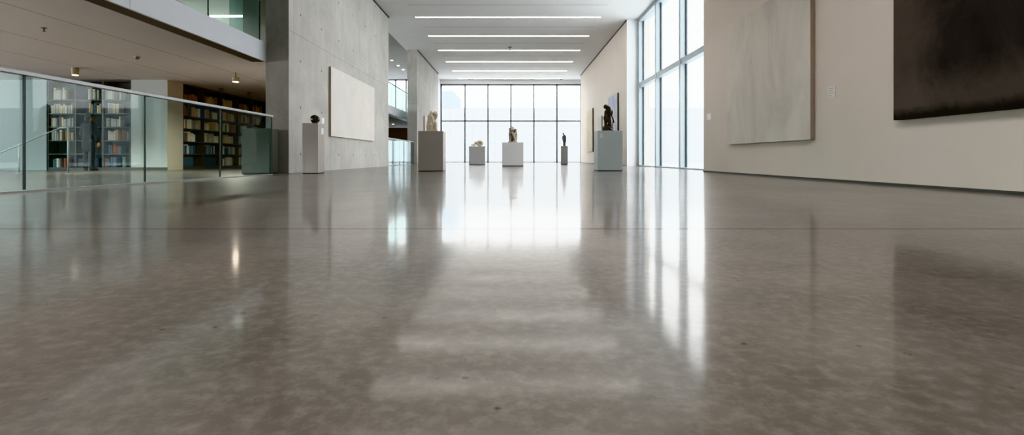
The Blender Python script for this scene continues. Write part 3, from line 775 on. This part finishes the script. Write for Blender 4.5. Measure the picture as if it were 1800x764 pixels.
# E slim standing figure
t = sculpture('standing_figure', 'slim grey bronze standing figure with bowed head on the narrow pedestal', (3.18, 31.2, 1.10))
b = MB()
b.cone((0.01, 0, 0), 0.105, (0.01, 0, 0.03), 0.095, 28)
b.cap([(0.045, 0, 0.04), (0.035, 0.02, 0.22), (0.02, 0, 0.40)], [0.045, 0.05, 0.068])
b.cap([(-0.03, -0.02, 0.04), (-0.03, -0.03, 0.22), (-0.01, 0, 0.40)], [0.042, 0.046, 0.062])
b.cap([(0.005, 0, 0.40), (0.015, 0, 0.50), (0.01, 0.01, 0.61)], [0.078, 0.066, 0.085])
b.cap([(-0.01, 0, 0.66), (-0.035, -0.01, 0.72)], [0.04, 0.036])
b.ball((-0.055, -0.015, 0.765), 0.058, (0.95, 1, 1.15))
b.cap([(-0.06, 0, 0.62), (-0.11, -0.01, 0.50), (-0.085, -0.05, 0.36), (-0.06, -0.06, 0.26)], [0.042, 0.034, 0.03, 0.028])
b.cap([(0.075, 0.01, 0.62), (0.095, 0, 0.48), (0.09, -0.02, 0.33), (0.085, -0.03, 0.25)], [0.042, 0.034, 0.03, 0.028])
b.fuse('carving', M['bronze_slim'], t, 0.010, 2, settle=True)

# F kneeling dark bronze
t = sculpture('kneeling_figure', 'dark bronze kneeling figure looking down on the blue-grey pedestal', (2.93, 15.62, 1.21))
b = MB()
b.cone((-0.005, 0, 0), 0.205, (-0.01, 0, 0.07), 0.17, 30)
b.cone((-0.005, 0, 0.05), 0.17, (-0.01, 0, 0.20), 0.085, 24)
b.ball((-0.08, -0.05, 0.07), 0.10, (1.1, 1, 0.8)).ball((0.09, -0.04, 0.06), 0.10, (1, 1, 0.8))
b.cap([(-0.03, 0.02, 0.22), (-0.035, 0.02, 0.34)], [0.085, 0.095])                                       # hips
b.cap([(-0.035, 0.02, 0.36), (-0.005, 0.01, 0.50), (0.02, 0.0, 0.62)], [0.088, 0.098, 0.105])             # torso
b.cap([(0.03, 0.0, 0.66), (-0.03, -0.02, 0.72)], [0.085, 0.06])                                          # hunched shoulder, neck
b.ball((-0.075, -0.03, 0.725), 0.068, (1.05, 1, 1)).ball((-0.105, -0.05, 0.70), 0.04, (1, 1, 1.2))        # head
b.cap([(0.095, 0.01, 0.62), (0.115, -0.01, 0.55), (0.09, -0.03, 0.44)], [0.065, 0.05, 0.045])            # upper arm
b.cap([(0.075, -0.02, 0.46), (0.135, -0.03, 0.37), (0.165, -0.04, 0.25)], [0.045, 0.038, 0.03])           # bent arm out
b.cap([(0.045, -0.06, 0.40), (0.08, -0.09, 0.30), (0.11, -0.08, 0.16)], [0.045, 0.04, 0.035])
b.cap([(-0.07, -0.03, 0.56), (-0.085, -0.06, 0.46), (-0.105, -0.07, 0.36), (-0.08, -0.07, 0.24)], [0.055, 0.045, 0.05, 0.045])
b.cap([(-0.04, -0.05, 0.30), (0.04, -0.12, 0.32), (0.05, -0.12, 0.14)], [0.07, 0.05, 0.04])
b.cap([(-0.07, -0.05, 0.28), (-0.09, -0.10, 0.18), (-0.02, -0.13, 0.10)], [0.065, 0.05, 0.04])
b.fuse('carving', M['bronze'], t, 0.010, 3, settle=True)

# ------------------------------------------------------------------ stair handrail behind the glass
t = thing('stair_handrail', 'slim pale handrail sloping down in front of the wide bookcase', 'handrail', (-11.27, 13.0, 0))
MB().cap([(0, 0, 1.16), (-0.20, 0, 1.16), (-0.26, 0, 1.135), (-2.45, 0, 0.22), (-2.55, 0, 0.20)], [0.017] * 5, 12).build('rail', M['rail_grey'], t, smooth=True)
MB().cone((0, 0, 0), 0.02, (0, 0, 1.16), 0.02, 16).build('post', M['rail_grey'], t, smooth=True)
MB().cone((-2.5, 0, 0), 0.02, (-2.5, 0, 0.2), 0.02, 16).build('post', M['rail_grey'], t, smooth=True)
MB().cone((-1.25, 0, 0), 0.016, (-1.25, 0, 0.72), 0.016, 16).build('post', M['rail_grey'], t, smooth=True)
for x in (0, -2.5, -1.25):
    MB().cone((x, 0, 0), 0.05, (x, 0, 0.012), 0.05, 20).build('base_plate', M['rail_grey'], t)

# ------------------------------------------------------------------ visitor in dark clothes at the shelves
t = thing('person', 'person in dark coat and trousers standing at the wide bookcase, seen through glass', 'person', (-13.02, 15.75, 0), None, math.radians(-12))
# local: facing +y (towards the shelves)
b = MB()
hip, sh = 0.90, 1.44
for s in (-1, 1):
    b.cap([(s * 0.095, 0, 0.90), (s * 0.10, 0.015, 0.50), (s * 0.105, -0.015, 0.10)], [0.095, 0.06, 0.042])
    b.cap([(s * 0.105, -0.03, 0.05), (s * 0.115, 0.13, 0.035)], [0.045, 0.032])
    b.cap([(s * 0.175, 0, 1.41), (s * 0.235, -0.02, 1.13), (s * 0.235, 0.09, 0.90)], [0.062, 0.046, 0.03])
    w = Vector((s * 0.235, 0.105, 0.865))
    b.ball(w + Vector((0, 0.01, -0.03)), 0.042, (0.5, 0.9, 1.15))
    for k, (dy, ln) in enumerate(((0.040, 0.075), (0.016, 0.088), (-0.008, 0.082), (-0.030, 0.062))):
        p0 = w + Vector((0, dy, -0.07)); p1 = p0 + Vector((-s * 0.006, 0.004, -ln * 0.5)); p2 = p1 + Vector((-s * 0.018, 0.004, -ln * 0.45))
        b.cap([p0, p1, p2], [0.0095, 0.009, 0.008], 10)
    b.cap([w + Vector((0, 0.04, -0.02)), w + Vector((-s * 0.01, 0.07, -0.05)), w + Vector((-s * 0.018, 0.078, -0.085))], [0.014, 0.011, 0.009], 10)
b.ball((0, 0, 0.95), 0.15, (1.05, 0.75, 0.8)); b.cap([(0, 0, 0.98), (0, 0, 1.18), (0, -0.01, 1.36)], [0.125, 0.115, 0.135])
b.cap([(-0.13, 0, 1.41), (0.13, 0, 1.41)], [0.07, 0.07]); b.cap([(0, 0, 1.42), (0, 0.015, 1.55)], [0.062, 0.056])
b.ball((0, 0.02, 1.645), 0.098, (0.8, 0.98, 1.18)); b.ball((0, 0.05, 1.585), 0.055, (0.95, 1, 0.9))
b.cap([(0, 0.112, 1.655), (0, 0.128, 1.62)], [0.011, 0.015], 10)
for s in (-1, 1): b.ball((s * 0.08, 0.01, 1.635), 0.026, (0.4, 0.8, 1.25))
body = b.fuse('body', M['skin'], t, 0.008, 2)
b = MB()
for s in (-1, 1):
    b.ball((s * 0.033, 0.108, 1.658), 0.012)
b.build('eyes', M['card'], body, smooth=True)
MB().ball((0, 0.115, 1.585), 0.022, (1, 0.35, 0.3)).build('mouth', M['book_lip'] if 'book_lip' in M else BM['rust'], body, smooth=True)
b = MB(); b.ball((0, 0.0, 1.67), 0.108, (0.86, 1.0, 1.08)); b.ball((0, -0.055, 1.60), 0.085, (0.95, 0.7, 1.1))
o = b.fuse('hair', M['hair'], t, 0.012, 3)
b = MB()
b.cap([(0, 0, 1.38), (0, 0, 1.15), (0, 0, 0.95), (0, 0, 0.72)], [0.165, 0.148, 0.165, 0.17])
for s in (-1, 1):
    b.cap([(s * 0.15, 0, 1.41), (s * 0.19, 0, 1.405), (s * 0.24, -0.02, 1.13), (s * 0.238, 0.08, 0.925)], [0.085, 0.082, 0.066, 0.052])
b.cap([(-0.05, 0, 1.48), (0.05, 0, 1.48)], [0.07, 0.07])
b.fuse('coat', M['coat'], t, 0.014, 3)
b = MB()
for s in (-1, 1):
    b.cap([(s * 0.095, 0, 0.88), (s * 0.10, 0.01, 0.50), (s * 0.105, -0.015, 0.09)], [0.115, 0.082, 0.07])
b.fuse('trousers', M['trousers'], t, 0.014, 3)
for s in (-1, 1):
    b = MB(); b.cap([(s * 0.105, -0.035, 0.055), (s * 0.115, 0.15, 0.045)], [0.053, 0.043]); b.box(s * 0.11 - 0.045, s * 0.11 + 0.045, -0.08, 0.185, 0, 0.025)
    b.fuse('shoe', M['shoe'], t, 0.010, 2)

# ------------------------------------------------------------------ light
W = bpy.data.worlds.new('overcast_sky'); S.world = W; W.use_nodes = True
nt = W.node_tree; nt.nodes.clear()
out = nt.nodes.new('ShaderNodeOutputWorld'); bg = nt.nodes.new('ShaderNodeBackground')
tc = nt.nodes.new('ShaderNodeTexCoord'); sp = nt.nodes.new('ShaderNodeSeparateXYZ'); rp = nt.nodes.new('ShaderNodeValToRGB')
nt.links.new(tc.outputs['Generated'], sp.inputs[0]); nt.links.new(sp.outputs[2], rp.inputs[0])
rp.color_ramp.elements[0].color = (1.0, 0.995, 0.985, 1); rp.color_ramp.elements[1].color = (0.94, 0.97, 1.0, 1)
nt.links.new(rp.outputs[0], bg.inputs[0]); bg.inputs[1].default_value = 7.0
nt.links.new(bg.outputs[0], out.inputs[0])

def area(name, loc, rot, sx, sy, e, col=(1, 1, 1), portal=False):
    l = bpy.data.lights.new(name, 'AREA'); l.shape = 'RECTANGLE'; l.size = sx; l.size_y = sy; l.energy = e; l.color = col
    o = bpy.data.objects.new(name, l); COL.objects.link(o); o.location = loc; o.rotation_euler = rot
    if portal: l.cycles.is_portal = True
    return o
R = math.radians
area('portal_end', (-0.1, 43.9, 3.4), (R(-90), 0, 0), 12, 6.8, 1, portal=True)
area('portal_side', (6.5, 19.6, 3.5), (0, R(90), 0), 7, 9.8, 1, portal=True)
area('portal_roof', (0, (SKY0 + SKY1) / 2, H + 0.35), (0, 0, 0), 2 * SKX, SKY1 - SKY0, 1, portal=True)
area('portal_wing', (-22.3, 3.2, 1.55), (0, R(-90), 0), 2.4, 26, 1, portal=True)

# ------------------------------------------------------------------ camera
cam = bpy.data.cameras.new('camera'); co = bpy.data.objects.new('camera', cam); COL.objects.link(co)
co.location = (0, 0, 0.40); co.rotation_euler = (R(90), 0, 0)
cam.sensor_width = 36; cam.lens = 18.0; cam.shift_y = -105 / 1800; cam.clip_end = 400; cam.clip_start = 0.05
S.camera = co
S.view_settings.view_transform = 'Khronos PBR Neutral'; S.view_settings.look = 'None'
S.view_settings.exposure = 0.66
S.cycles.max_bounces = 10; S.cycles.diffuse_bounces = 5; S.cycles.glossy_bounces = 5; S.cycles.transparent_max_bounces = 24
S.cycles.caustics_reflective = False; S.cycles.caustics_refractive = False
S.cycles.sample_clamp_indirect = 8.0
